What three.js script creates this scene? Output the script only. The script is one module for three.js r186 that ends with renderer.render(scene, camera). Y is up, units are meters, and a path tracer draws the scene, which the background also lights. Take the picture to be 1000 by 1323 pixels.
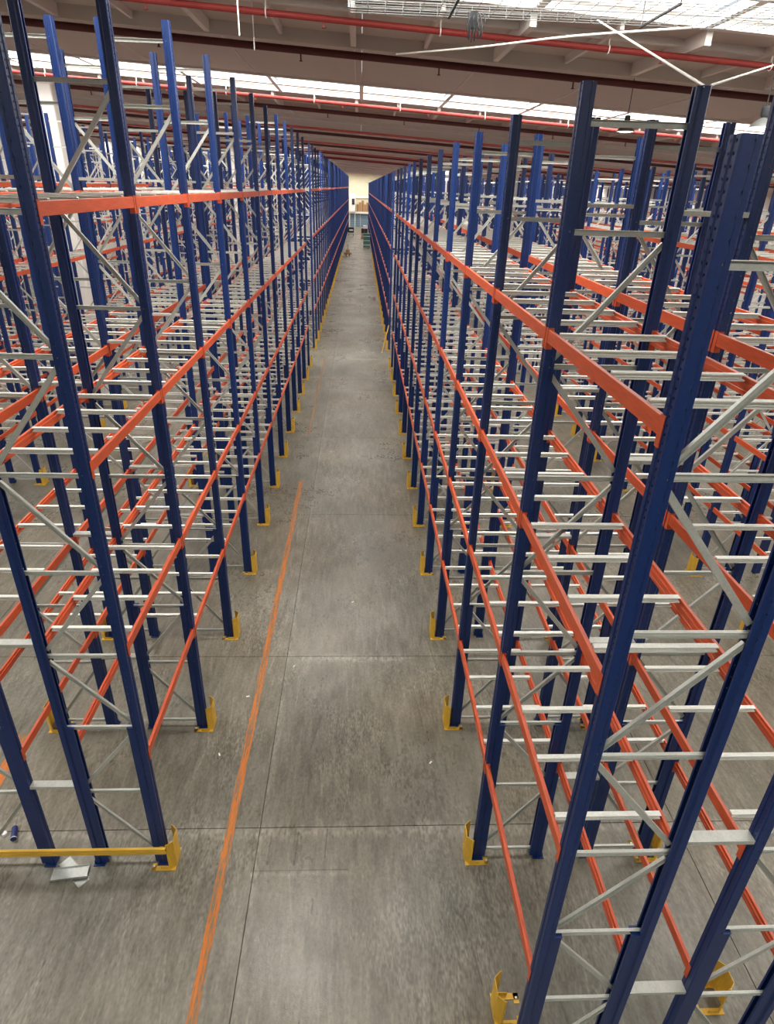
import * as THREE from 'three';
import { mergeGeometries } from 'three/addons/utils/BufferGeometryUtils.js';
import { RectAreaLightUniformsLib } from 'three/addons/lights/RectAreaLightUniformsLib.js';

// ---------------------------------------------------------------- camera, light, exposure
const W = 1000, H = 1323;
const scene = new THREE.Scene();
const renderer = new THREE.WebGLRenderer({ antialias: true });
renderer.toneMapping = THREE.LinearToneMapping;
renderer.toneMappingExposure = 0.9;
renderer.shadowMap.enabled = true;
RectAreaLightUniformsLib.init();
scene.background = new THREE.Color(0.75, 0.82, 0.9);

const EYE = 8.2;                                    // the camera stands on a raised platform
const camera = new THREE.PerspectiveCamera(78.33, W / H, 0.05, 400);
camera.rotation.order = 'YXZ';
camera.position.set(0, EYE, 0);
camera.rotation.set(-0.47642, -0.05186, 0.03231);
scene.add(camera);

const ROOF_SLOPE = -0.05;
const roofY = x => 10.75 + ROOF_SLOPE * x;          // underside of the roof deck; it falls towards +x
const PERIOD = 11.4, STRIP_LEN = 3.4, NARROW = 1.3;    // skylight strips across the hall
const HALL = { x0: -31, x1: 31, z0: -17, z1: 158 };  // z counts forward from the camera
const SKY_LIGHT = 9.5, SKY_COLOR = new THREE.Color(1.0, 0.985, 0.95);
const SKY_GLOW = 1.6;

// ---------------------------------------------------------------- helpers
function rng(seed) { let s = seed >>> 0; return () => { s = (s + 0x6D2B79F5) | 0; let t = Math.imul(s ^ (s >>> 15), 1 | s); t = (t + Math.imul(t ^ (t >>> 7), 61 | t)) ^ t; return ((t ^ (t >>> 14)) >>> 0) / 4294967296; }; }
const R = rng(77);
const taken = new Map();
function numbered(name) { const n = taken.get(name) || 0; taken.set(name, n + 1); return n ? `${name}_${String(n).padStart(3, '0')}` : name; }
function tag(o, label, category, group) { o.userData = { ...o.userData, label, category }; if (group) o.userData.group = group; return o; }
function root(name, label, category, group) { const g = new THREE.Group(); g.name = numbered(name); scene.add(g); return tag(g, label, category, group); }
function part(name, geo, mat, parent) { const m = new THREE.Mesh(geo, mat); m.name = name; m.castShadow = m.receiveShadow = true; parent.add(m); return m; }
function single(name, geo, mat, label, category, group) { const m = new THREE.Mesh(geo, mat); m.name = numbered(name); m.castShadow = m.receiveShadow = true; scene.add(m); return tag(m, label, category, group); }
function structure(name, geo, mat, label) { const m = new THREE.Mesh(geo, mat); m.name = name; m.castShadow = m.receiveShadow = true; scene.add(m); m.userData = { kind: 'structure', label, category: name.split('_')[0] }; return m; }
function structureGroup(name, label, category) { const g = new THREE.Group(); g.name = name; g.userData = { kind: 'structure', label, category }; scene.add(g); return g; }
const M4 = (...ops) => { const m = new THREE.Matrix4(); for (const o of ops) m.multiply(o); return m; };
const T = (x, y, z) => new THREE.Matrix4().makeTranslation(x, y, z);
const RX = a => new THREE.Matrix4().makeRotationX(a), RY = a => new THREE.Matrix4().makeRotationY(a), RZ = a => new THREE.Matrix4().makeRotationZ(a);
const merge = l => mergeGeometries(l, false);

// closed outline in (x, z) pulled up along y from y0 to y1, flat faces, uv in metres
function prism(outline, y0, y1, us) {
  let p = outline.map(q => q.slice()), u = us ? us.slice() : null;
  let A = 0; for (let i = 0; i < p.length; i++) { const a = p[i], b = p[(i + 1) % p.length]; A += a[0] * b[1] - b[0] * a[1]; }
  if (A > 0) { p.reverse(); if (u) u.reverse(); }      // seen from above (y up, z towards the viewer) the outline must run this way
  const pos = [], nor = [], uv = [];
  const push = (x, y, z, n, a, b) => { pos.push(x, y, z); nor.push(...n); uv.push(a, b); };
  let run = 0;
  for (let i = 0; i < p.length; i++) {
    const a = p[i], b = p[(i + 1) % p.length], L = Math.hypot(b[0] - a[0], b[1] - a[1]);
    if (L < 1e-9) continue;
    const n = [-(b[1] - a[1]) / L, 0, (b[0] - a[0]) / L];
    const ua = u ? u[i] : run, ub = u ? u[(i + 1) % p.length] : run + L; run += L;
    push(a[0], y0, a[1], n, ua, y0); push(b[0], y0, b[1], n, ub, y0); push(b[0], y1, b[1], n, ub, y1);
    push(a[0], y0, a[1], n, ua, y0); push(b[0], y1, b[1], n, ub, y1); push(a[0], y1, a[1], n, ua, y1);
  }
  const tri = THREE.ShapeUtils.triangulateShape(p.map(q => new THREE.Vector2(q[0], q[1])), []);
  for (const [y, n, f] of [[y0, [0, -1, 0], 0], [y1, [0, 1, 0], 1]])
    for (const t of tri) { const o = f ? [t[0], t[2], t[1]] : t; for (const k of o) push(p[k][0], y, p[k][1], n, us ? 0.001 : p[k][0], us ? 0.001 : p[k][1]); }
  const g = new THREE.BufferGeometry();
  g.setAttribute('position', new THREE.Float32BufferAttribute(pos, 3)); g.setAttribute('normal', new THREE.Float32BufferAttribute(nor, 3)); g.setAttribute('uv', new THREE.Float32BufferAttribute(uv, 2));
  return g;
}
// the same profile laid from point a to point b; its z axis (a channel's mouth) is turned towards "mouth"
function bar(outline, a, b, mouth) {
  const A = new THREE.Vector3(...a), B = new THREE.Vector3(...b), L = A.distanceTo(B), m = new THREE.Vector3(...mouth);
  const y = B.clone().sub(A).normalize(), z = m.addScaledVector(y, -y.dot(m)).normalize(), x = y.clone().cross(z);
  return prism(outline, 0, L).applyMatrix4(new THREE.Matrix4().makeBasis(x, y, z).setPosition(A));
}
const rectOutline = (w, d, c = 0) => c ? [[-w / 2 + c, -d / 2], [w / 2 - c, -d / 2], [w / 2, -d / 2 + c], [w / 2, d / 2 - c], [w / 2 - c, d / 2], [-w / 2 + c, d / 2], [-w / 2, d / 2 - c], [-w / 2, -d / 2 + c]] : [[-w / 2, -d / 2], [w / 2, -d / 2], [w / 2, d / 2], [-w / 2, d / 2]];
function box(x0, x1, y0, y1, z0, z1, c = 0) { return prism(rectOutline(Math.abs(x1 - x0), Math.abs(z1 - z0), c), Math.min(y0, y1), Math.max(y0, y1)).applyMatrix4(T((x0 + x1) / 2, 0, (z0 + z1) / 2)); }
function tube(pts, r, seg = 24, rad = 7, tension = 0.5) { const g = new THREE.TubeGeometry(new THREE.CatmullRomCurve3(pts.map(p => new THREE.Vector3(...p)), false, 'catmullrom', tension), seg, r, rad, false).toNonIndexed(); return g; }
function rod(a, b, r, rad = 8) { const A = new THREE.Vector3(...a), B = new THREE.Vector3(...b), L = A.distanceTo(B); const g = new THREE.CylinderGeometry(r, r, L, rad, 1).toNonIndexed(); g.applyQuaternion(new THREE.Quaternion().setFromUnitVectors(new THREE.Vector3(0, 1, 0), B.clone().sub(A).normalize())); g.translate((A.x + B.x) / 2, (A.y + B.y) / 2, (A.z + B.z) / 2); return g; }
const lathe = (pts, seg = 24) => new THREE.LatheGeometry(pts.map(p => new THREE.Vector2(...p)), seg).toNonIndexed();
function tint(g, hex) { const c = new THREE.Color(hex), n = g.attributes.position.count, a = new Float32Array(n * 3); for (let i = 0; i < n; i++) a.set([c.r, c.g, c.b], i * 3); g.setAttribute('color', new THREE.BufferAttribute(a, 3)); return g; }
const words = ['', 'first', 'second', 'third', 'fourth', 'fifth', 'sixth', 'seventh', 'eighth', 'ninth', 'tenth', 'eleventh', 'twelfth', 'thirteenth', 'fourteenth', 'fifteenth', 'sixteenth', 'seventeenth', 'eighteenth', 'nineteenth'];
const tens = ['', '', 'twent', 'thirt', 'fort', 'fift', 'sixt', 'sevent'];
const ordinal = n => n < 20 ? words[n] : n % 10 ? `${tens[n / 10 | 0]}y-${words[n % 10]}` : `${tens[n / 10 | 0]}ieth`;

// ---------------------------------------------------------------- noise and textures
const PERM = (() => { const r = rng(5), a = new Uint8Array(512); const b = [...Array(256).keys()]; for (let i = 255; i > 0; i--) { const j = r() * (i + 1) | 0; [b[i], b[j]] = [b[j], b[i]]; } for (let i = 0; i < 512; i++) a[i] = b[i & 255]; return a; })();
function vnoise(x, y, px, py) {                      // value noise that repeats every px, py cells
  const xi = Math.floor(x), yi = Math.floor(y), fx = x - xi, fy = y - yi;
  const x0 = ((xi % px) + px) % px, x1 = (x0 + 1) % px, y0 = ((yi % py) + py) % py, y1 = (y0 + 1) % py;
  const u = fx * fx * (3 - 2 * fx), v = fy * fy * (3 - 2 * fy);
  const h = (a, b) => PERM[(PERM[a & 255] + (b & 255) + ((a >> 8) * 37 + (b >> 8) * 91)) & 511 & 255] / 255;
  return (h(x0, y0) * (1 - u) + h(x1, y0) * u) * (1 - v) + (h(x0, y1) * (1 - u) + h(x1, y1) * u) * v;
}
function dataTexture(w, h, fill, srgb = true) {
  const d = new Uint8Array(w * h * 4), c = [0, 0, 0];
  for (let y = 0; y < h; y++) for (let x = 0; x < w; x++) { fill(x, y, c); const o = (y * w + x) * 4; d[o] = c[0]; d[o + 1] = c[1]; d[o + 2] = c[2]; d[o + 3] = 255; }
  const t = new THREE.DataTexture(d, w, h); t.wrapS = t.wrapT = THREE.RepeatWrapping; t.magFilter = THREE.LinearFilter; t.minFilter = THREE.LinearMipmapLinearFilter; t.generateMipmaps = true;
  if (srgb) t.colorSpace = THREE.SRGBColorSpace; t.needsUpdate = true; return t;
}
const sm = (a, b, x) => { const t = Math.min(1, Math.max(0, (x - a) / (b - a))); return t * t * (3 - 2 * t); };

// concrete: 12 m (x) by 24 m (z) of floor in one image; uv = (x / 12, z / 24)
const FW = 1536, FH = 2048, FX = 12, FZ = 24;
const floorRough = new Uint8Array(FW * FH);
const floorMap = dataTexture(FW, FH, (() => {
  const scuff = []; const r = rng(311);
  for (let i = 0; i < 420; i++) scuff.push([r() * FX, r() * FZ, 0.15 + r() * 1.1, (r() - 0.5) * 0.5, 0.006 + r() * 0.02, r() < 0.6 ? 1 : -1]);
  const cells = new Map();
  for (const s of scuff) { const n = Math.ceil(s[2] / 0.25); for (let k = 0; k <= n; k++) { const key = `${Math.floor((s[0] + s[3] * s[2] * k / n) / 0.5)},${Math.floor((s[1] + s[2] * k / n) / 0.5)}`; if (!cells.has(key)) cells.set(key, new Set()); cells.get(key).add(s); } }
  return (px, py, c) => {
    const x = px / FW * FX, z = py / FH * FZ;        // x in -? .. repeats, z forward
    let v = 0;
    v += (vnoise(x * 0.5, z * 0.5, 6, 12) - 0.5) * 20;
    v += (vnoise(x * 1.5 + 3, z * 1.0 + 7, 18, 24) - 0.5) * 16;
    v += (vnoise(x * 4, z * 2.5, 48, 60) - 0.5) * 12;
    v += (vnoise(x * 14, z * 3, 168, 72) - 0.5) * 17;
    v += (vnoise(x * 40, z * 5, 480, 120) - 0.5) * 14;
    v += (vnoise(x * 30, z * 30, 360, 720) - 0.5) * 9;
    v += (vnoise(x * 60, z * 45, 720, 1080) - 0.5) * 10;
    const grain = vnoise(x * 34 + 11, z * 16 + 5, 408, 384), fine = vnoise(x * 75, z * 22, 900, 528);
    const wear = sm(0.35, 0.85, vnoise(x * 1.1 + 4, z * 0.9 + 2, 13, 22) * 0.6 + vnoise(x * 5, z * 4, 60, 96) * 0.4);
    v += (0.35 + wear) * (fine - 0.4) * 34;
    // pale grit along the joints and saw cuts, and a few short cuts beside the first joint
    const wx = ((x + 6) % 12) - 6, near = (d, w) => Math.exp(-(d / w) * (d / w));
    const ragged = 0.5 + vnoise(x * 7, z * 7, 84, 168);
    v += (near(z - 5.9, 0.09 * ragged) * 34 + near(z - 9.6, 0.1 * ragged) * 40 * sm(1.3, 0.9, Math.abs(wx)) + near(wx + 1.33, 0.05 * ragged) * 20 + near(z - 5.28, 0.035) * 30 * (wx > -1.4 && wx < -0.1 ? 1 : 0)) * grain;
    for (const [cx, z0, z1] of [[-1.2, 5.42, 5.9], [-0.83, 5.4, 5.9], [-0.42, 5.5, 5.95], [-0.55, 4.75, 4.95], [-0.62, 3.2, 3.6]]) if (z > z0 && z < z1 && Math.abs(wx - cx - (z - z0) * 0.04) < 0.009) v -= 30;
    if (Math.abs(z - 5.33) < 0.007 && wx > -1.4 && wx < -0.1) v -= 34;
    const set = cells.get(`${Math.floor(x / 0.5)},${Math.floor(z / 0.5)}`);
    if (set) for (const s of set) { const k = (z - s[1]) / s[2]; if (k > 0 && k < 1) { const dx = Math.abs(x - s[0] - s[3] * (z - s[1])); if (dx < s[4]) v += s[5] * 20 * (1 - dx / s[4]) * (0.3 + grain); } }
    const warm = (vnoise(x * 0.8 + 9, z * 0.6, 10, 14) - 0.5) * 5;
    const b = 100 + v * 1.05;
    c[0] = Math.max(0, Math.min(255, b + 5 + warm)); c[1] = Math.max(0, Math.min(255, b)); c[2] = Math.max(0, Math.min(255, b - 14 - warm));
    floorRough[py * FW + px] = Math.max(0, Math.min(255, 92 + (vnoise(x * 0.9 + 1, z * 0.7, 11, 17) - 0.5) * 44 + (vnoise(x * 5 + 1, z * 4.2, 60, 101) - 0.5) * 14 + (grain - 0.5) * 22 - wear * 6));
  };
})());
const floorRoughMap = dataTexture(FW, FH, (x, y, c) => { c[0] = c[1] = c[2] = floorRough[y * FW + x]; }, false);
const fineMap = dataTexture(256, 256, (x, y, c) => { const v = 128 + (vnoise(x / 4, y / 4, 64, 64) - 0.5) * 120 + (vnoise(x / 16, y / 16, 16, 16) - 0.5) * 90; c[0] = c[1] = c[2] = v; }, false);
const galvMap = dataTexture(256, 256, (x, y, c) => { const v = 232 + (vnoise(x / 6, y / 20, 43, 13) - 0.5) * 16 + (vnoise(x / 2, y / 3, 128, 86) - 0.5) * 16; c[0] = v; c[1] = v + 1; c[2] = v - 3; });
const paintMap = dataTexture(256, 256, (x, y, c) => { const v = 236 + (vnoise(x / 3, y / 24, 86, 11) - 0.5) * 22 + (vnoise(x / 20, y / 40, 13, 7) - 0.5) * 20; c[0] = c[1] = c[2] = v; });
const rep = (t, a, b) => { const k = t.clone(); k.repeat.set(a, b); k.needsUpdate = true; return k; };

// perforation of the upright sheet: u runs once round the sheet section, v repeats every 0.1 m
const UP_U = [0, 0.03, 0.0475, 0.0975, 0.1475, 0.165, 0.2];   // filled in with the section below
const holeMap = (() => {
  const w = 512, h = 128, total = 0.34;
  // hole rows at distances along the sheet (see sheetOutline): near flange, two in the face, far flange
  const rows = [[0.062, 0.0065, 0.012, 0.25], [0.143, 0.007, 0.013, 0.25], [0.143, 0.007, 0.013, 0.75], [0.197, 0.007, 0.013, 0.25], [0.197, 0.007, 0.013, 0.75], [0.278, 0.0065, 0.012, 0.25]];
  return dataTexture(w, h, (x, y, c) => {
    const u = x / w * total, v = y / h; let a = 255;
    for (const [ru, hw, hh, rv] of rows) { const dy = Math.abs(v - rv) * 0.1; if (Math.hypot(Math.max(0, Math.abs(u - ru)) / hw, dy / (hh * 0.62)) < 1) a = 0; }
    c[0] = c[1] = c[2] = a;
  }, false);
})();

// ---------------------------------------------------------------- materials
const std = o => new THREE.MeshStandardMaterial({ side: THREE.DoubleSide, ...o });
const NAVY = 0x092c66, ORANGE = 0xd65a30, YELLOW = 0xe8b83c, GALV = 0xc4c5bf, WHITEBAR = 0xf6f6f0;
const M = {
  floor: std({ map: floorMap, roughnessMap: floorRoughMap, roughness: 1, metalness: 0, bumpMap: rep(fineMap, 24, 48), bumpScale: 0.0015 }),
  joint: std({ color: 0x4a453d, roughness: 0.95 }),
  navy: std({ color: NAVY, map: paintMap, roughness: 0.38, metalness: 0.0 }),
  navyHoles: std({ color: NAVY, map: paintMap, roughness: 0.38, metalness: 0.0, alphaMap: holeMap, alphaTest: 0.5 }),
  orange: std({ color: ORANGE, map: paintMap, roughness: 0.42 }),
  galv: std({ color: GALV, map: galvMap, roughness: 0.4, metalness: 0.25 }),
  bar: std({ color: WHITEBAR, map: galvMap, roughness: 0.45, metalness: 0.0 }),
  yellow: std({ color: YELLOW, map: paintMap, roughness: 0.5 }),
  bolt: std({ color: 0xc9c9c4, roughness: 0.4, metalness: 0.3 }),
  vert: std({ vertexColors: true, roughness: 0.45, metalness: 0.05 }),
  deck: std({ color: 0xb9b1a9, roughness: 0.8, bumpMap: rep(fineMap, 1, 1), bumpScale: 0.002 }),
  rib: std({ color: 0xcfc9c2, roughness: 0.7 }),
  whiteSteel: std({ color: 0xe6e3dc, roughness: 0.5 }),
  redPipe: std({ color: 0x7e2019, roughness: 0.65 }),
  darkRed: std({ color: 0x4a1413, roughness: 0.65 }),
  wall: std({ color: 0xd6cfb4, roughness: 0.85 }),
  sideWall: std({ color: 0xd9d7cf, roughness: 0.85 }),
  doorBlue: std({ color: 0x6f8796, roughness: 0.6 }),
  wood: std({ color: 0x9a7650, roughness: 0.8 }),
  carton: std({ color: 0xa98560, roughness: 0.9 }),
  dark: std({ color: 0x24262a, roughness: 0.6 }),
  teal: std({ color: 0x3f7468, roughness: 0.6 }),
  pink: std({ color: 0xb08a7c, roughness: 0.8 }),
  line: std({ color: 0xc2702a, roughness: 0.7 }),
  wire: std({ color: 0x7d807e, roughness: 0.45, metalness: 0.5 }),
  glow: new THREE.MeshStandardMaterial({ color: 0xffffff, roughness: 0.9, emissive: SKY_COLOR, emissiveIntensity: SKY_GLOW, side: THREE.DoubleSide }),
  lampGlow: new THREE.MeshStandardMaterial({ color: 0xffffff, roughness: 0.8, emissive: 0xfff2d6, emissiveIntensity: 2.0, side: THREE.DoubleSide }),
  sheet: std({ color: 0xc4c6c4, map: galvMap, roughness: 0.35, metalness: 0.75 }),
  wornLine: null,
};
M.wornLine = std({ color: 0xffffff, roughness: 0.75, map: dataTexture(128, 1024, (x, y, c) => {
  const n = vnoise(x / 5, y / 9, 26, 114) * 0.5 + vnoise(x / 22, y / 60, 6, 17) * 0.5; const k = sm(0.3, 0.62, n);
  c[0] = 120 + 76 * k; c[1] = 106 + 4 * k; c[2] = 88 - 50 * k;
}) });
M.fadedLine = std({ color: 0xffffff, roughness: 0.75, map: dataTexture(64, 1024, (x, y, c) => {
  const n = vnoise(x / 5, y / 9, 13, 114) * 0.5 + vnoise(x / 16, y / 40, 4, 26) * 0.5; const k = sm(0.35, 0.7, n);
  c[0] = 110 + 36 * k; c[1] = 103 - 6 * k; c[2] = 90 - 30 * k;
}) });

// ---------------------------------------------------------------- the hall: floor slabs, walls, roof, skylights
{
  const floor = structureGroup('floor', 'grey concrete warehouse floor with saw cuts and worn patches', 'floor');
  const xs = [HALL.x0, -25.4, -19.4, -13.4, -7.4, -1.36, 4.7, 10.7, 16.7, 22.7, HALL.x1];
  const zs = [HALL.z0, -6.2, 5.98, 9.68, 15.7, 21.8, 27.9, 33.9]; for (let z = 45.9; z < 150; z += 12) zs.push(z); zs.push(HALL.z1);
  const gap = 0.006;
  for (let i = 0; i + 1 < xs.length; i++) for (let j = 0; j + 1 < zs.length; j++) {
    const g = box(xs[i] + gap, xs[i + 1] - gap, -0.12, 0, -zs[j + 1] + gap, -zs[j] - gap);
    const p = g.attributes.position, uv = g.attributes.uv;
    for (let k = 0; k < p.count; k++) uv.setXY(k, p.getX(k) / FX, -p.getZ(k) / FZ);
    part('slab', g, M.floor, floor);
  }
  const bed = part('joint_filler', box(HALL.x0, HALL.x1, -0.4, -0.012, -HALL.z1, -HALL.z0), M.joint, floor);
  bed.userData.label = 'dark grit filling the slab joints';
}
const wallBox = (x0, x1, z0, z1) => box(x0, x1, -0.4, 13.5, -z1, -z0);
structure('wall_left', wallBox(HALL.x0 - 0.3, HALL.x0, HALL.z0 - 0.3, HALL.z1 + 0.3), M.sideWall, 'pale side wall beyond the left racks');
structure('wall_right', wallBox(HALL.x1, HALL.x1 + 0.3, HALL.z0 - 0.3, HALL.z1 + 0.3), M.sideWall, 'pale side wall beyond the right racks');
structure('wall_front', wallBox(HALL.x0, HALL.x1, HALL.z0 - 0.3, HALL.z0), M.sideWall, 'pale end wall behind the viewpoint');
// two wide strips near the viewpoint (and a narrow one behind it), narrower unseen ones added farther down the hall for light: [start, length]
const strips = [[-3.2, NARROW], [8.2, STRIP_LEN], [21.04, STRIP_LEN]]; for (let z = 32.4; z + 2 < HALL.z1; z += PERIOD) strips.push([z, NARROW]); strips.push([153.2, NARROW]);  // the last strip is added to brighten the far end wall
const roofPlane = (x0, x1, z0, z1, dy, th) => {         // a slab that follows the roof slope
  const p = [[x0, z0], [x1, z0], [x1, z1], [x0, z1]].map(([x, z]) => [x, -z]);
  const g = prism(p, 0, th), a = g.attributes.position;
  for (let i = 0; i < a.count; i++) a.setY(i, a.getY(i) + dy + roofY(a.getX(i)));
  g.computeVertexNormals(); return g;
};
{
  const roof = structureGroup('ceiling', 'dull grey sloping warehouse roof with ribs between skylight strips', 'ceiling');
  const edges = [HALL.z0, ...strips.flatMap(([s, l]) => [s, s + l]), HALL.z1];
  const deckXs = []; for (let x = HALL.x0; x < HALL.x1 - 0.1; x += 7.75) deckXs.push(x);
  for (let i = 0; i + 1 < edges.length; i += 2)
    for (const x of deckXs) part('deck_panel', roofPlane(x + 0.006, x + 7.744, edges[i], edges[i + 1], 0, 0.2), M.deck, roof);
  strips.forEach(([s, l]) => {
    // frame of the strip: two edge beams, a middle rail and the cross mullions
    part('strip_rail', roofPlane(HALL.x0, HALL.x1, s - 0.14, s + 0.06, l > 2 ? -0.05 : -0.14, 0.3), M.rib, roof);  // deeper lip on narrow strips hides their panes from the camera
    part('strip_rail', roofPlane(HALL.x0, HALL.x1, s + l - 0.06, s + l + 0.1, -0.02, 0.2), M.rib, roof);
    if (l > 2) part('strip_rail', roofPlane(HALL.x0, HALL.x1, s + 1.56, s + 1.84, -0.03, 0.07), M.rib, roof);
    for (let x = HALL.x0; x <= HALL.x1 + 0.01; x += 2.583) part('mullion', roofPlane(x - 0.06, x + 0.06, s, s + l, -0.04, 0.08), M.whiteSteel, roof);
  });
  // ribs between a strip and the dark pipe, plus two light purlins
  strips.forEach(([s, l], i) => {
    if (s < -6 || s > 30) return;
    const z0 = s + l + 0.12, z1 = s + l + 3.12, z2 = (strips[i + 1] ? strips[i + 1][0] : HALL.z1) - 0.2;
    for (let x = HALL.x0 + 0.7; x < HALL.x1; x += 2.74) part('rib', roofPlane(x - 0.05, x + 0.05, z0, z1, -0.2, 0.22), M.rib, roof);
    for (let x = HALL.x0 + 2.07; x < HALL.x1; x += 2.74) part('rib', roofPlane(x - 0.03, x + 0.03, z0, z1, -0.12, 0.14), M.rib, roof);
    for (let x = HALL.x0 + 0.7; x < HALL.x1; x += 2.74) part('seam', roofPlane(x - 0.012, x + 0.012, z1 + 0.1, z2, -0.02, 0.03), M.rib, roof);
    part('purlin', roofPlane(HALL.x0, HALL.x1, z0 + 0.75, z0 + 0.83, -0.1, 0.11), M.rib, roof);
    part('purlin', roofPlane(HALL.x0, HALL.x1, z1 - 0.02, z1 + 0.1, -0.22, 0.24), M.deck, roof);
  });
}
strips.forEach(([s, len], k) => {
  const g = new THREE.Group(); g.name = `window_${k + 1}`; g.userData = { kind: 'structure', label: `bright translucent skylight strip across the roof, ${ordinal(k + 1)} along the hall`, category: 'skylight' }; scene.add(g);  // the narrow far strips are added sources, shaped to stay out of view
  for (const [a, b] of len > 2 ? [[0.06, 1.56], [1.84, len - 0.06]] : [[0.06, len - 0.06]]) for (let x = HALL.x0; x < HALL.x1 - 0.1; x += 2.583)
    part('skylight_pane', roofPlane(x + 0.065, x + 2.518, s + a, s + b, 0.12, 0.02), M.glow, g);
  const l = new THREE.RectAreaLight(SKY_COLOR, SKY_LIGHT * (len > 2 ? 1 : s < 0 ? 1.6 : 2.4), HALL.x1 - HALL.x0, len - 0.2);  // boosted on narrow strips so the added ones still light the hall
  l.position.set(0, roofY(0) + 0.09, -(s + len / 2)); l.rotation.order = 'ZXY'; l.rotation.set(-Math.PI / 2, 0, Math.atan(ROOF_SLOPE)); l.name = 'skylight'; scene.add(l);
});

// ---------------------------------------------------------------- pallet racks
const D = 0.857, BAY = 2.409, Z1 = 3.121;               // frame depth and bay length, upright centre to centre
const FACE = 0.055, DEEP = 0.05;
// sheet section of an upright: x runs from the beam face (-DEEP) into the frame, u = distance along the sheet
function sheetOutline(s) {
  const mid = [[0.05, -0.022], [0.05, -0.038], [0.024, -0.038], [0.012, -0.055], [-0.044, -0.055], [-0.05, -0.049], [-0.05, -0.014], [-0.042, -0.010], [-0.042, 0.010], [-0.05, 0.014], [-0.05, 0.049], [-0.044, 0.055], [0.012, 0.055], [0.024, 0.038], [0.05, 0.038], [0.05, 0.022]];
  const t = 0.0028, n = mid.length, out = [], inn = [], U = [0];
  for (let i = 1; i < n; i++) U.push(U[i - 1] + Math.hypot(mid[i][0] - mid[i - 1][0], mid[i][1] - mid[i - 1][1]));
  for (let i = 0; i < n; i++) {
    const a = mid[Math.max(0, i - 1)], b = mid[Math.min(n - 1, i + 1)], L = Math.hypot(b[0] - a[0], b[1] - a[1]);
    const nx = (b[1] - a[1]) / L, nz = -(b[0] - a[0]) / L;
    out.push([mid[i][0] - nx * t, mid[i][1] - nz * t]); inn.push([mid[i][0] + nx * t, mid[i][1] + nz * t]);
  }
  const pts = [...out, ...inn.reverse()].map(([x, z]) => [s * x, z]), us = [...U, ...U.slice().reverse()].map(u => u / U[n - 1]);
  return { pts, us };
}
function uprightGeo(s, h, detail) {
  if (detail) {
    const o = sheetOutline(s), g = prism(o.pts, 0.01, h, o.us), uv = g.attributes.uv;
    for (let i = 0; i < uv.count; i++) uv.setY(i, uv.getY(i) * 10);
    return g;
  }
  return prism([[-0.05, -0.047], [-0.042, -0.055], [0.014, -0.055], [0.024, -0.038], [0.05, -0.038], [0.05, 0.038], [0.024, 0.038], [0.014, 0.055], [-0.042, 0.055], [-0.05, 0.047]].map(([x, z]) => [s * x, z]), 0.01, h);
}
const REIN = 2.47;
const reinOutline = s => [[0.052, -0.04], [0.118, -0.04], [0.118, -0.02], [0.113, -0.02], [0.113, -0.034], [0.052, -0.034], [0.052, 0.034], [0.113, 0.034], [0.113, 0.02], [0.118, 0.02], [0.118, 0.04], [0.052, 0.04], [0.046, 0.034], [0.046, -0.034]].map(([x, z]) => [s * x, z]);
const CH = [[-0.0225, -0.014], [0.0225, -0.014], [0.0225, 0.014], [0.0185, 0.014], [0.0185, -0.0105], [-0.0185, -0.0105], [-0.0185, 0.014], [-0.0225, 0.014]];   // open channel
const CH_LOW = rectOutline(0.045, 0.026);
const BEAM = [[0, 0.003], [0.003, 0], [0.047, 0], [0.05, 0.003], [0.05, 0.03], [0.046, 0.034], [0.046, 0.042], [0.05, 0.046], [0.05, 0.08], [0.03, 0.08], [0.03, 0.107], [0.027, 0.11], [0.003, 0.11], [0, 0.107]];
const BEAM_LOW = [[0, 0], [0.05, 0], [0.05, 0.08], [0.03, 0.08], [0.03, 0.11], [0, 0.11]];
const HAT = [[-0.024, 0], [0.024, 0], [0.024, 0.009], [-0.014, 0.009], [-0.014, 0.037], [0.024, 0.037], [0.024, 0.046], [-0.024, 0.046]];   // channel with its mouth towards the front
const HAT_LOW = HAT;
// a section in (x, y) run along -z (away from the viewer) from z = -a to z = -b
function alongZ(section, s, x, y, a, b) { return prism(section.map(([u, v]) => [x + s * u, y + v]), a, b).applyMatrix4(RX(-Math.PI / 2)); }
function alongX(section, x0, x1, y, z) { return prism(section.map(([u, v]) => [-(y + v), z + u]), Math.min(x0, x1), Math.max(x0, x1)).applyMatrix4(new THREE.Matrix4().makeBasis(new THREE.Vector3(0, -1, 0), new THREE.Vector3(1, 0, 0), new THREE.Vector3(0, 0, 1))); }
const KIND = {
  short: { top: 8.937, levels: [1.835, 3.592, 5.37, 7.154], hs: [0.13, 1.40, 2.48, 3.56, 4.64, 5.73, 6.82, 7.92, 8.68], diags: 7 },
  tall: { top: 10.053, levels: [2.06, 3.671, 5.827, 8.028], hs: [0.13, 1.37, 2.46, 3.53, 4.61, 5.70, 6.82, 7.95, 9.09, 9.83], diags: 8 },
};
const cache = new Map();
const once = (key, f) => { if (!cache.has(key)) cache.set(key, f()); return cache.get(key); };
const braceHeights = (k, s) => k.hs;
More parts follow.
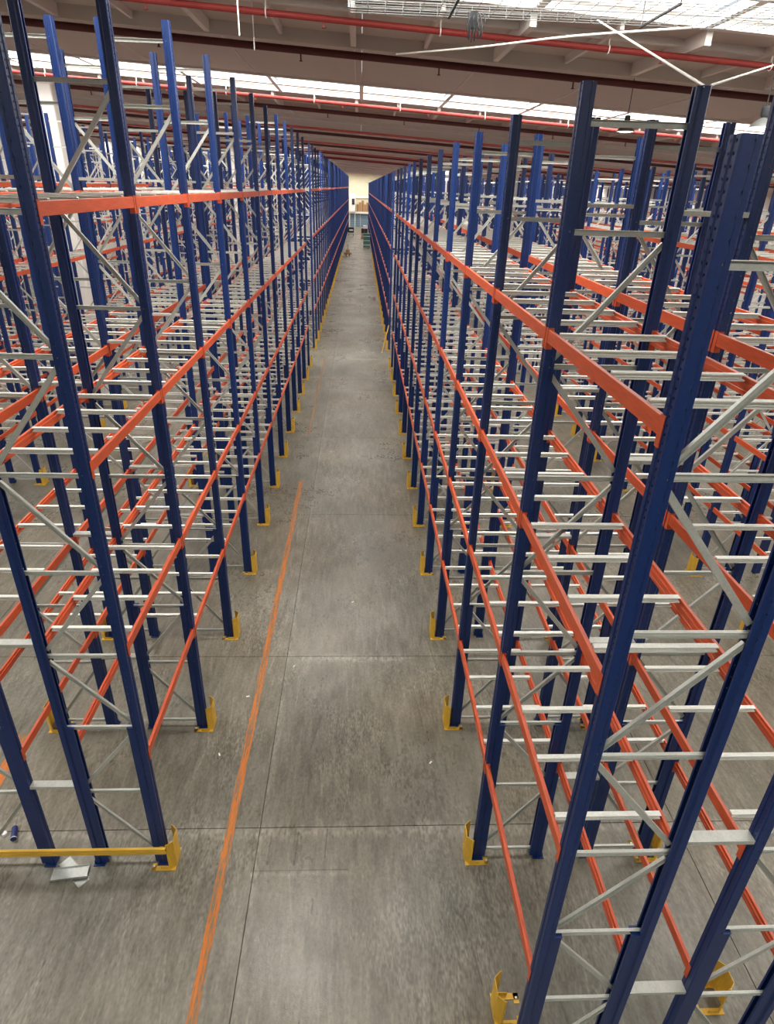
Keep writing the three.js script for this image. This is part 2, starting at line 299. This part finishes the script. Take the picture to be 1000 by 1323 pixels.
// pieces of a bay: origin on the floor under the centre of its aisle-side upright, frame runs to s * D, beams run away (-z)
function bayPieces(kind, s, lod, opt = {}) {
  const k = KIND[kind], top = opt.top || k.top, key = `${kind}${s}${lod}${top}`;
  const P = { upright: [], plate: [], rein: [], horizontal: [], diagonal: [], beam: [], connector: [], bars: [], spacer: [] };
  const hi = lod === 0;
  for (const side of [0, 1]) {
    const x = side ? s * D : 0, dir = side ? -s : s;
    P.upright.push(once(`up${key}${side}`, () => uprightGeo(dir, top, hi).translate(x, 0, 0)));
    P.plate.push(once(`pl${s}${side}`, () => merge([box(x - 0.075, x + 0.075, 0, 0.01, -0.09, 0.09), box(x - dir * 0.062, x - dir * 0.056, 0.01, 0.07, -0.06, 0.06)])));
    P.rein.push(once(`re${s}${side}${kind}`, () => merge([prism(reinOutline(dir), 0.012, REIN), box(dir * 0.04, dir * 0.122, REIN, REIN + 0.012, -0.044, 0.044)]).translate(x, 0, 0)));
  }
  for (const [i, h] of k.hs.entries()) if (h < top - 0.05) P.horizontal.push(once(`ho${kind}${s}${hi}${i}`, () => bar(hi ? CH : CH_LOW, [s * 0.02, h, 0.002], [s * (D - 0.02), h, 0.002], [0, 0, 1])));
  for (let i = 0; i < k.diags; i++) if (k.hs[i + 1] < top) P.diagonal.push(once(`di${kind}${s}${hi}${i}`, () => {
    const a = k.hs[i] + 0.07, b = k.hs[i + 1] - 0.07, xa = i % 2 ? s * (D - 0.04) : s * 0.04, xb = i % 2 ? s * 0.04 : s * (D - 0.04), zz = i % 2 ? -0.022 : 0.004;
    return bar(hi ? CH : CH_LOW, [xa, a, zz], [xb, b, zz], [0, 0, i % 2 ? -1 : 1]);
  }));
  for (const [li, lv] of k.levels.entries()) for (const side of [0, 1]) {
    const x = side ? s * (D + 0.052) : -s * 0.052, dir = side ? -s : s;
    P.beam.push(once(`be${kind}${s}${hi}${li}${side}`, () => alongZ(hi ? BEAM : BEAM_LOW, dir, x, lv - 0.11, FACE + 0.004, BAY - FACE - 0.004)));
    P.connector.push(...[0, 1].map(e => once(`co${kind}${s}${li}${side}${e}`, () => {
      const z = e ? -(BAY - FACE) : -FACE, d = e ? 1 : -1;            // end plate and the hook plate on the upright's face
      const plate = box(x + dir * 0.0, x + dir * 0.052, lv - 0.17, lv + 0.012, z, z + d * 0.005);
      const hook = box(x - dir * 0.005, x, lv - 0.17, lv + 0.012, z + d * 0.005, z - d * 0.045);
      return merge([plate, hook]);
    })));
  }
  for (const [li, lv] of k.levels.entries()) for (let b = 0; b < 4; b++) P.bars.push([li, once(`ba${kind}${s}${hi}${li}${b}`, () => alongX(hi ? HAT : HAT_LOW, -s * 0.018, s * (D + 0.018), lv - 0.029, -(0.31 + b * 0.6)))]);
  for (const h of kind === 'tall' ? [1.5, 3.72, 5.9, 8.2] : [1.55, 3.74, 5.94, 8.1]) P.spacer.push(once(`sp${kind}${s}${h}`, () => {
    const a = s * (D + 0.054), b = s * (D + 0.645 - 0.054);
    return merge([box(a, b, h, h + 0.004, -0.05, 0.05), box(a, b, h - 0.035, h, -0.05, -0.046), box(a, b, h - 0.035, h, 0.046, 0.05)]);
  }));
  return P;
}
function buildBay(label, group, kind, s, lod, pos, opt = {}) {
  const g = root('rack_bay', label, 'pallet rack', group);
  g.position.set(...pos);
  const P = bayPieces(kind, s, lod, opt);
  if (lod < 2) {
    P.upright.forEach((u, i) => {
      const m = part('upright', u, lod ? M.navy : M.navyHoles, g);
      if (lod === 0) { part('base_plate', P.plate[i], M.navy, m); part('reinforcement', P.rein[i], M.navy, m); }
      else if (lod === 1) part('reinforcement', P.rein[i], M.navy, m);
    });
    P.horizontal.forEach(h => part('horizontal_brace', h, M.galv, g));
    P.diagonal.forEach(h => part('diagonal_brace', h, M.galv, g));
    if (!opt.frameOnly) {
      P.beam.forEach((b, i) => { const m = part('beam', b, M.orange, g); if (lod === 0) { part('end_connector', P.connector[2 * i], M.orange, m); part('end_connector', P.connector[2 * i + 1], M.orange, m); } });
      P.bars.forEach(([li, b]) => { if (!(opt.skip || []).includes(li)) part('support_bar', b, M.bar, g); });
    }
    if (opt.spacers) P.spacer.forEach(b => part('row_spacer', b, M.galv, g));
  } else {
    const key = `far${kind}${s}`;
    const f = part('upright_frame', once(key + 'f', () => merge([...P.upright.map(x => tint(x.clone(), NAVY)), ...P.horizontal.map(x => tint(x.clone(), GALV)), ...P.diagonal.map(x => tint(x.clone(), GALV))])), M.vert, g);
    if (!opt.frameOnly) {
      P.beam.forEach(b => part('beam', b, M.orange, g));
      part('support_bars', once(key + 'b', () => merge(P.bars.map(x => x[1].clone()))), M.bar, g).userData.kind = 'stuff';
    }
  }
  return g;
}
const farBay = (kind, s) => { const P = bayPieces(kind, s, 2); return merge([...P.upright.map(x => tint(x.clone(), NAVY)), ...P.horizontal.map(x => tint(x.clone(), GALV)), ...P.diagonal.map(x => tint(x.clone(), GALV)), ...P.beam.map(x => tint(x.clone(), ORANGE)), ...P.bars.map(x => tint(x[1].clone(), WHITEBAR))]); };

// stations along the hall: 13 frames, an open gap at the expansion joint, then a long second run
const GAP_Z = 35.92;
const stations = []; for (let i = 0; i < 13; i++) stations.push({ z: Z1 + i * BAY, last: i === 12 });
for (let i = 0; GAP_Z + i * BAY < 150; i++) stations.push({ z: GAP_Z + i * BAY, last: false }); stations[stations.length - 1].last = true;
const rows = [];                                        // x = aisle-side upright, s = direction of the frame away from its aisle
const PAIR = 2 * D + 0.645, PITCH = 6.606;
for (let p = 0; p < 4; p++) {
  const xr = 1.677 + p * PITCH; rows.push({ x: xr, s: 1, kind: 'short', side: 'right', n: 2 * p + 1 }, { x: xr + PAIR, s: -1, kind: 'short', side: 'right', n: 2 * p + 2 });
  const xl = -2.57 - (p ? 0.35 : 0) - p * PITCH; rows.push({ x: xl, s: -1, kind: 'tall', side: 'left', n: 2 * p + 1 }, { x: xl - PAIR, s: 1, kind: 'tall', side: 'left', n: 2 * p + 2 });
}
camera.updateMatrixWorld(); camera.updateProjectionMatrix();
const viewInverse = camera.matrixWorld.clone().invert(), fpx = H / 2 / Math.tan(78.33 * Math.PI / 360);
function onScreen(x0, x1, y0, y1, z0, z1, margin) {     // does the box reach into the (widened) view?
  let a = 1e9, b = -1e9, c = 1e9, d = -1e9;
  for (const x of [x0, x1]) for (const y of [y0, y1]) for (const z of [z0, z1]) {
    const v = new THREE.Vector3(x, y, -z).applyMatrix4(viewInverse), w = Math.max(0.3, -v.z);
    const u = W / 2 + fpx * v.x / w, t = H / 2 - fpx * v.y / w; a = Math.min(a, u); b = Math.max(b, u); c = Math.min(c, t); d = Math.max(d, t);
  }
  return b > -margin && a < W + margin && d > -margin && c < H + margin;
}
const bays = [];
for (const r of rows) {
  const start = r.side === 'left' ? 1 : 0; let count = 0;
  for (let i = start; i < stations.length; i++) {
    const st = stations[i], zz = st.z; count++;
    const xo = r.x + r.s * D, top = KIND[r.kind].top;
    if (!onScreen(Math.min(r.x, xo), Math.max(r.x, xo), 0, top, zz, zz + BAY, 90)) continue;
    const inner = r.n === 1 ? 0 : r.n === 2 ? 1 : 2;
    bays.push({ r, i, count, z: zz, last: st.last, rank: r.n === 1 ? zz * 0.35 : Math.hypot(zz, r.x) * (r.n === 2 ? 0.9 : 1.05), dist: Math.hypot(zz, r.x), inner });
  }
}
bays.sort((a, b) => a.rank - b.rank);
const SINGLE_BAYS = 290;
bays.slice(0, SINGLE_BAYS).sort((a, b) => a.z - b.z).forEach(b => {
  const { r } = b, lod = b.inner < 2 && b.z < 14 ? 0 : b.z < (b.inner < 2 ? 32 : 26) ? 1 : 2;
  const opt = { frameOnly: b.last, spacers: lod < 2 && r.n % 2 === 1 };
  if (b.count === 1 && r.n <= 2) opt.skip = [0];
  if (r.side === 'right' && r.n === 1 && b.i === 0) opt.top = 8.45;
  const what = b.last ? 'closing upright frame' : 'blue uprights orange beams';
  buildBay(`${ordinal(b.count)} bay from the front, ${r.n === 1 ? 'first' : ordinal(r.n)} row ${r.side} of the central aisle, ${what}`, `rack bays ${r.side} of the central aisle, ${ordinal(r.n)} row`, r.kind, r.s, lod, [r.x, 0, -b.z], opt);
});
{
  const rest = new Map();
  for (const b of bays.slice(SINGLE_BAYS)) { const key = b.r.kind + b.r.s; if (!rest.has(key)) rest.set(key, []); rest.get(key).push(b); }
  for (const [key, list] of rest) {
    const { kind, s, side } = list[0].r, im = new THREE.InstancedMesh(farBay(kind, s), M.vert, list.length);
    list.forEach((b, i) => im.setMatrixAt(i, T(b.r.x, 0, -b.z)));
    im.name = numbered('distant_racking'); im.castShadow = im.receiveShadow = true;
    im.userData = { kind: 'stuff', label: `dense blue racking far back ${side} of the aisle, ${s > 0 ? 'frames running right' : 'frames running left'}`, category: 'racking' };
    scene.add(im);
  }
}

// ---------------------------------------------------------------- yellow upright guards
const guardGeo = s => {                                  // wraps the aisle side of an upright at the origin; s points away from the aisle
  const t = 0.006, o = [[0.02, -0.15], [-0.11, -0.15], [-0.18, -0.09], [-0.18, 0.09], [-0.11, 0.15], [0.02, 0.15]];
  const inner = [[0.02, 0.15 - t], [-0.107, 0.15 - t], [-0.18 + t, 0.087], [-0.18 + t, -0.087], [-0.107, -0.15 + t], [0.02, -0.15 + t]];
  const all = [...o, ...inner].map(([x, z]) => [s * x, z]);
  const low = prism(all, 0.008, 0.06);
  // above the foot only the bent front plate stands
  const f = [[-0.09, -0.15], [-0.11, -0.15], [-0.18, -0.09], [-0.18, 0.09], [-0.11, 0.15], [-0.09, 0.15], [-0.09, 0.15 - t], [-0.107, 0.15 - t], [-0.18 + t, 0.087], [-0.18 + t, -0.087], [-0.107, -0.15 + t], [-0.09, -0.15 + t]].map(([x, z]) => [s * x, z]);
  return { plate: merge([low, prism(f, 0.06, 0.5)]), foot: d => merge([box(s * -0.17, s * 0.15, 0, 0.008, d * 0.1, d * 0.165), box(s * 0.09, s * 0.15, 0, 0.008, d * 0.06, d * 0.165)]), bolt: d => new THREE.CylinderGeometry(0.014, 0.014, 0.02, 6).toNonIndexed().translate(s * 0.12, 0.016, d * 0.11) };
};
const guards = { 1: guardGeo(1), '-1': guardGeo(-1) };
const guardParts = {}; for (const s of [1, -1]) guardParts[s] = { plate: guards[s].plate, feet: [1, -1].map(d => guards[s].foot(d)), bolts: [1, -1].map(d => guards[s].bolt(d)) };
function guard(x, z, s, label, group, near, turn = 0) {
  const g = root('upright_guard', label, 'rack guard', group); g.position.set(x, 0, -z); g.rotation.y = turn;
  part('bent_plate', guardParts[s].plate, M.yellow, g);
  guardParts[s].feet.forEach(f => part('foot_flange', f, M.yellow, g));
  if (near) guardParts[s].bolts.forEach(f => part('anchor_bolt', f, M.bolt, g));
  return g;
}
for (const r of rows) if (r.n <= 3) {
  const start = r.side === 'left' ? 1 : 0; let c = 0;
  for (let i = start; i < (r.n === 1 ? 36 : 10); i++) {
    c++;
    if (!stations[i] || r.side === 'right' && r.n <= 2 && i === 0) continue;
    if (!onScreen(r.x - 0.2, r.x + 0.2, 0, 0.5, stations[i].z - 0.2, stations[i].z + 0.2, 20)) continue;
    guard(r.x, stations[i].z, r.s, `yellow steel guard at the ${ordinal(c)} frame of the ${ordinal(r.n)} row ${r.side} of the aisle`, `yellow upright guards, ${ordinal(r.n)} row ${r.side}`, stations[i].z < 14);
  }
}
guard(1.73, 3.66, 1, 'yellow steel guard standing loose behind the foremost upright on the right', 'loose upright guards', true);
guard(4.02, 3.72, -1, 'yellow steel guard standing loose inside the second row at the right edge', 'loose upright guards', true);
{
  // rail across the row end on the left, bolted to the corner guards
  const g = root('end_rail', 'long yellow steel rail across the front end of the left racks', 'barrier rail');
  const sec = [[-0.05, -0.012], [0.05, -0.012], [0.05, 0.022], [0.044, 0.022], [0.044, -0.006], [-0.044, -0.006], [-0.044, 0.022], [-0.05, 0.022]];
  part('channel_rail', bar(sec, [-4.97, 0.43, -5.35], [-2.47, 0.43, -5.35], [0, 0, -1]), M.yellow, g);
  for (const x of [-2.52, -4.95]) part('end_bracket', box(x - 0.03, x + 0.03, 0.38, 0.48, -5.378, -5.362), M.yellow, g);
}

// ---------------------------------------------------------------- floor paint and loose things on the floor
const strip = (x0, x1, z0, z1, h) => { const g = box(x0, x1, 0, h, -z1, -z0), p = g.attributes.position, uv = g.attributes.uv; for (let k = 0; k < p.count; k++) uv.setXY(k, (p.getX(k) - x0) / (x1 - x0), -p.getZ(k) / 6); return g; };
single('floor_line', strip(-1.84, -1.72, 1.5, 17.9, 0.0012), M.wornLine, 'orange painted line along the left edge of the aisle floor', 'floor marking');
single('floor_line', strip(-1.9, -1.8, 22.0, 33.5, 0.0012), M.fadedLine, 'faded orange painted line farther down the aisle floor', 'floor marking');
single('floor_line', strip(-5.56, -5.36, 6.6, 7.75, 0.0012), M.wornLine, 'short orange painted mark on the floor behind the left front racks', 'floor marking');
{
  const sheet = (w, l) => { const g = merge([box(-l / 2, l / 2, 0, 0.003, -w / 2, w / 2), box(-l / 2, l / 2, 0.003, 0.03, -w / 2, -w / 2 + 0.003), box(-l / 2, l / 2, 0.003, 0.03, w / 2 - 0.003, w / 2)]); return g; };
  const a = single('metal_offcut', sheet(0.16, 0.5), M.sheet, 'silver sheet metal offcut lying beneath another by the left rack feet', 'metal offcut', 'sheet metal offcuts');
  a.position.set(-3.73, 0.0, -5.37); a.rotation.y = -0.7;
  const b = single('metal_offcut', sheet(0.17, 0.45), M.sheet, 'silver sheet metal offcut lying crosswise on top by the left rack feet', 'metal offcut', 'sheet metal offcuts');
  b.position.set(-3.76, 0.031, -5.33); b.rotation.y = 0.12;
  const can = root('spray_can', 'blue spray can lying on the floor behind the yellow rail', 'spray can');
  can.position.set(-4.76, 0.04, -5.93); can.rotation.set(0, 0.35, 0);
  part('body', lathe([[0, -0.11], [0.036, -0.11], [0.04, -0.105], [0.04, 0.08], [0.03, 0.1], [0, 0.1]]).applyMatrix4(RX(-Math.PI / 2)), std({ color: 0x1b2a66, roughness: 0.35 }), can);
  part('rim', lathe([[0.041, -0.1], [0.043, -0.097], [0.043, -0.09], [0.041, -0.087]]).applyMatrix4(RX(-Math.PI / 2)), M.bolt, can);
  const cap = single('can_cap', lathe([[0, 0.045], [0.03, 0.045], [0.036, 0.038], [0.038, 0], [0.034, 0], [0.032, 0.036], [0, 0.04]]), std({ color: 0xf0efe9, roughness: 0.5 }), 'round white cap lying beside the blue spray can', 'cap');
  cap.position.set(-4.9, 0, -5.93);
  [[-1.95, 8.6, 0.3], [-1.2, 9.4, 1.2], [-0.1, 11.5, 0.6], [-2.2, 7.3, 2.0], [1.2, 7.1, 0.9], [0.75, 35.2, 0.2]].forEach(([x, z, a], i) => {
    const p = single('paper_scrap', box(-0.03, 0.03, 0, 0.003, -0.012, 0.012, 0.004), std({ color: 0xe9e7df, roughness: 0.9 }), ['white paper scrap beside the second left upright guard', 'white paper scrap near the first saw cut', 'white paper scrap in the middle of the aisle', 'white paper scrap left of the orange line', 'white paper scrap near the right rack foot', 'white paper scrap by the expansion joint'][i], 'litter', 'paper scraps on the aisle floor');
    p.position.set(x, 0, -z); p.rotation.y = a;
  });
  const pole = root('yellow_pole', 'yellow pole leaning against the right rack at the expansion joint', 'pole');
  part('shaft', rod([1.25, 0.02, -35.2], [1.62, 1.4, -35.75], 0.025), M.yellow, pole);
  part('tip', rod([1.25, 0.005, -35.2], [1.262, 0.06, -35.225], 0.032), M.whiteSteel, pole);
}

// ---------------------------------------------------------------- pipes, cables, lamps and columns under the roof
const lean = (x, dy) => roofY(x) + dy;
for (let k = 0; k < 6; k++) {
  const z = 12.33 + k * PERIOD, far = k > 1;
  const red = root('sprinkler_pipe', `bright red sprinkler pipe across the roof, ${ordinal(k + 1)} from the front`, 'pipe', 'bright red sprinkler pipes');
  part('pipe', rod([HALL.x0 + 0.1, lean(HALL.x0, -0.26), -z], [HALL.x1 - 0.1, lean(HALL.x1, -0.26), -z], 0.047, 12), M.redPipe, red);
  const dz = 15.15 + k * PERIOD;
  const drk = root('sprinkler_pipe', `dark red sprinkler pipe across the roof, ${ordinal(k + 1)} from the front`, 'pipe', 'dark red sprinkler pipes');
  part('pipe', rod([HALL.x0 + 0.1, lean(HALL.x0, -0.27), -dz], [HALL.x1 - 0.1, lean(HALL.x1, -0.27), -dz], 0.065, 12), M.darkRed, drk);
  if (!far) for (let x = -15.2; x < 20; x += 2.74) {
    const y = lean(x, -0.26);
    part('hanger', merge([rod([x, y + 0.05, -z], [x, y + 0.28, -z], 0.012, 6), new THREE.TorusGeometry(0.062, 0.01, 5, 14).toNonIndexed().applyMatrix4(M4(T(x, y, -z), RY(Math.PI / 2)))]), M.whiteSteel, red);
    part('sprinkler_head', merge([rod([x + 0.9, y - 0.05, -z], [x + 0.9, y - 0.16, -z], 0.014, 6), rod([x + 0.9, y - 0.155, -z], [x + 0.9, y - 0.165, -z], 0.035, 8)]), M.redPipe, red);
    part('sprinkler_head', merge([rod([x + 0.3, y - 0.05, -dz], [x + 0.3, y - 0.2, -dz], 0.016, 6), rod([x + 0.3, y - 0.195, -dz], [x + 0.3, y - 0.205, -dz], 0.035, 8)]), M.darkRed, drk);
  }
}
{
  const tray = root('cable_tray', 'wire mesh cable tray hanging below the roof at the top', 'cable tray');
  const x0 = -0.15, x1 = 13, za = 8.85, zb = 9.95, yy = 10.15, long = [], cross = [];
  for (let i = 0; i <= 9; i++) { const z = za + (zb - za) * i / 9; long.push(rod([x0, yy, -z], [x1, yy, -z], 0.004, 5)); }
  for (const z of [za, zb]) for (const h of [0.06, 0.12]) long.push(rod([x0, yy + h, -z], [x1, yy + h, -z], 0.004, 5));
  for (let x = x0; x < x1; x += 0.22) cross.push(rod([x, yy, -za], [x, yy, -zb], 0.0045, 5), rod([x, yy, -za], [x, yy + 0.12, -za], 0.004, 5), rod([x, yy, -zb], [x, yy + 0.12, -zb], 0.004, 5));
  part('long_wires', merge(long), M.wire, tray).userData.kind = 'stuff';
  part('cross_wires', merge(cross), M.wire, tray).userData.kind = 'stuff';
  for (const x of [1.1, 3.6, 6.1, 8.6]) part('hanger', merge([rod([x, yy, -za + 0.02], [x, lean(x, 0), -za + 0.02], 0.007, 6), rod([x, yy, -zb - 0.02], [x, lean(x, 0), -zb - 0.02], 0.007, 6), box(x - 0.015, x + 0.015, yy - 0.02, yy - 0.005, -zb - 0.03, -za + 0.03)]), M.dark, tray);
  const jb = root('junction_box', 'dark junction box with looped cables under the wire tray', 'junction box');
  part('body', box(1.32, 1.42, 9.98, 10.14, -9.68, -9.58, 0.01), M.dark, jb);
  for (let i = 0; i < 5; i++) part('cable', tube([[1.3 + i * 0.035, 10.14, -9.6 - i * 0.015], [1.28 + i * 0.05 + R() * 0.03, 9.96 - R() * 0.05, -9.57], [1.33 + i * 0.03, 9.9 - R() * 0.06, -9.6], [1.31 + i * 0.05, 10.02 + R() * 0.05, -9.56], [1.36 + i * 0.03, 10.14, -9.66]], 0.007, 30, 5), M.dark, jb);
}
// stays and conduits
single('conduit', tube([[0.59, 10.24, -13.2], [1.85, 10.2, -12.04], [3.06, 10.23, -11.18], [4.54, 10.23, -10.3]], 0.014, 40, 7), M.whiteSteel, 'thin white conduit sagging across the roof to the right', 'conduit');
single('stay_rod', rod([3.334, 10.39, -11.0], [2.551, 8.94, -5.53], 0.01, 7), M.whiteSteel, 'thin white stay rod slanting down to a rack top', 'stay');
single('stay_rod', rod([2.6, 8.945, -5.53], [6.598, 10.12, -12.0], 0.01, 7), M.whiteSteel, 'thin white stay rod rising right from the same rack top', 'stay');
for (const [x, z, l, t] of [[-1.8, 11.5, 0.72, 'white drop rod hanging nearest above the left racks'], [-1.8, 13.0, 0.66, 'white drop rod hanging behind its neighbour above the left racks']]) single('drop_rod', rod([x, lean(x, 0), -z], [x, lean(x, -l), -z], 0.01, 6), M.whiteSteel, t, 'rod', 'white drop rods');
function pendant(x, y, z, label, lit) {
  const g = root('pendant_lamp', label, 'lamp', 'pendant lamps'); g.position.set(x, y, -z);
  part('cord', rod([0, 0.28, 0], [0, lean(x, 0) - y, 0], 0.008, 6), M.dark, g);
  part('ballast', lathe([[0, 0.3], [0.05, 0.3], [0.06, 0.28], [0.06, 0.16], [0.03, 0.13], [0, 0.13]], 16), M.dark, g);
  part('shade', lathe([[0.03, 0.14], [0.06, 0.12], [0.16, 0.05], [0.2, 0.0], [0.197, -0.004], [0.15, 0.045], [0.05, 0.11], [0.03, 0.13]], 24), M.wire, g);
  part('diffuser', lathe([[0, -0.02], [0.12, -0.012], [0.185, 0.004], [0, 0.01]], 24), M.lampGlow, g);
  const p = new THREE.PointLight(0xfff0d8, lit, 30); p.position.set(x, y - 0.06, -z); p.castShadow = true; p.shadow.radius = 6; scene.add(p);
}
pendant(6.65, 9.27, 12.0, 'lit pendant lamp with a white glowing disc above the right racks', 3);
pendant(5.83, 9.45, 16.0, 'small pendant lamp hanging beyond the second right frame', 2);
// columns that carry the roof, standing between the back-to-back rows
for (const [x, z, t] of [[9.46, 43.6, 'white concrete roof column right of the aisle'], [9.46, 79.0, 'white concrete roof column farther back on the right'], [-10.7, 26.0, 'white concrete roof column left of the aisle'], [-10.7, 60.0, 'white concrete roof column farther back on the left']]) {
  const g = root('roof_column', t, 'column', 'white roof columns'); g.position.set(x, 0, -z);
  part('shaft', prism(rectOutline(0.48, 0.48, 0.03), 0.1, lean(x, -0.3)), M.whiteSteel, g);
  part('plinth', prism(rectOutline(0.52, 0.52, 0.02), 0, 0.1), M.whiteSteel, g);
  part('capital', prism(rectOutline(0.6, 0.6, 0.03), lean(x, -0.3), lean(x, -0.035)), M.whiteSteel, g);
}

// ---------------------------------------------------------------- far end of the aisle
{
  const z = HALL.z1;
  const w = structureGroup('wall_back', 'cream end wall far down the aisle', 'wall');
  part('wall_panel', wallBox(HALL.x0, HALL.x1, z, z + 0.3), M.wall, w);
  structure('trim_1', box(-8, 8, 5.9, 6.3, -z, -z + 0.25), M.whiteSteel, 'upper pale ledge on the far end wall');
  structure('trim_2', box(-8, 8, 2.75, 3.15, -z, -z + 0.6), M.whiteSteel, 'lower pale ledge on the far end wall');
  const d = structureGroup('door_1', 'blue grey loading door at the end of the aisle', 'door');
  for (let i = 0; i < 6; i++) for (const x of [-2.6, 0.05]) part('door_panel', box(x, x + 2.5, i * 0.45 + 0.01, i * 0.45 + 0.44, -z + 0.02, -z + 0.12), M.doorBlue, d);
  for (let i = 0; i < 7; i++) single('carton', box(-0.9 + i * 0.55, -0.4 + i * 0.55, 3.15, 3.15 + 1.5 + (i * 7 % 3) * 0.4, -z + 0.02, -z + 0.5), i % 2 ? M.carton : M.wood, `brown carton on the end wall ledge, ${ordinal(i + 1)} from the left`, 'carton', 'cartons on the end wall ledge');
  const cab = root('control_cabin', 'white cabin with a dark window at the end of the aisle', 'cabin'); cab.position.set(-1.85, 3.15, -z + 1.2);
  part('cabin_body', box(-0.7, 0.7, 0, 3.6, -0.55, 0.3), M.whiteSteel, cab); part('cabin_window', box(-0.1, 0.5, 1.4, 2.6, 0.28, 0.34), M.dark, cab);
  for (const s of [-0.6, 0.6]) part('cabin_post', box(s - 0.06, s + 0.06, -3.15, 0, 0.1, 0.22), M.whiteSteel, cab);
  const bin = root('teal_container', 'teal mesh container standing in the aisle by the right racks', 'container'); bin.position.set(0.95, 0, -103);
  part('body', box(-0.5, 0.5, 0.12, 2.0, -0.6, 0.6), M.teal, bin); for (const x of [-0.4, 0.4]) part('skid', box(x - 0.06, x + 0.06, 0, 0.12, -0.6, 0.6), M.dark, bin); for (let i = 0; i < 3; i++) part('rail', box(-0.52, 0.52, 0.4 + i * 0.6, 0.46 + i * 0.6, 0.6, 0.63), M.whiteSteel, bin);
  const load = root('pallet_load', 'pallet of pinkish cartons behind the teal container', 'pallet load'); load.position.set(0.7, 0, -122);
  part('pallet', box(-0.6, 0.6, 0, 0.15, -0.5, 0.5), M.wood, load); for (const [a, b] of [[-0.55, 0], [0.02, 0.57]]) for (const h of [0.15, 0.9]) part('carton', box(a, b, h, h + 0.73, -0.48, 0.48), h > 0.5 ? M.dark : M.pink, load); part('wrapped_top', box(-0.2, 0.55, 1.63, 2.1, -0.4, 0.4), M.whiteSteel, load);
  const cart = root('dark_cart', 'dark platform cart parked by the far left racks', 'cart'); cart.position.set(-1.75, 0, -128);
  part('load', box(-0.55, 0.55, 0.55, 1.45, -0.5, 0.5), M.dark, cart); part('deck', box(-0.6, 0.6, 0.3, 0.4, -0.6, 0.6), M.wire, cart); for (const x of [-0.45, 0.45]) for (const y of [-0.45, 0.45]) part('wheel', new THREE.CylinderGeometry(0.15, 0.15, 0.08, 12).toNonIndexed().applyMatrix4(M4(T(x, 0.15, y), RZ(Math.PI / 2))), M.dark, cart); part('box_top', box(-0.3, 0.4, 0.9, 1.1, 0.5, 0.52), M.whiteSteel, cart);
  const jack = root('pallet_truck', 'hand pallet truck standing by the left racks down the aisle', 'pallet truck'); jack.position.set(-1.65, 0, -90);
  for (const x of [-0.2, 0.2]) part('fork', box(x - 0.08, x + 0.08, 0.12, 0.19, -0.5, 0.7), M.dark, jack); for (const x of [-0.2, 0.2]) for (const q of [-0.4, 0.6]) part('wheel', new THREE.CylinderGeometry(0.08, 0.08, 0.07, 12).toNonIndexed().applyMatrix4(M4(T(x, 0.08, q), RZ(Math.PI / 2))), M.dark, jack); part('load_board', box(-0.5, 0.5, 0.19, 0.4, -0.5, 0.5), M.wood, jack); part('handle', rod([0, 0.2, -0.55], [0, 1.25, -0.75], 0.025), M.dark, jack); part('grip', rod([-0.18, 1.25, -0.75], [0.18, 1.25, -0.75], 0.02), M.dark, jack); part('parcel', box(-0.25, 0.25, 0.4, 0.75, -0.3, 0.3), M.carton, jack);
}
renderer.render(scene, camera);
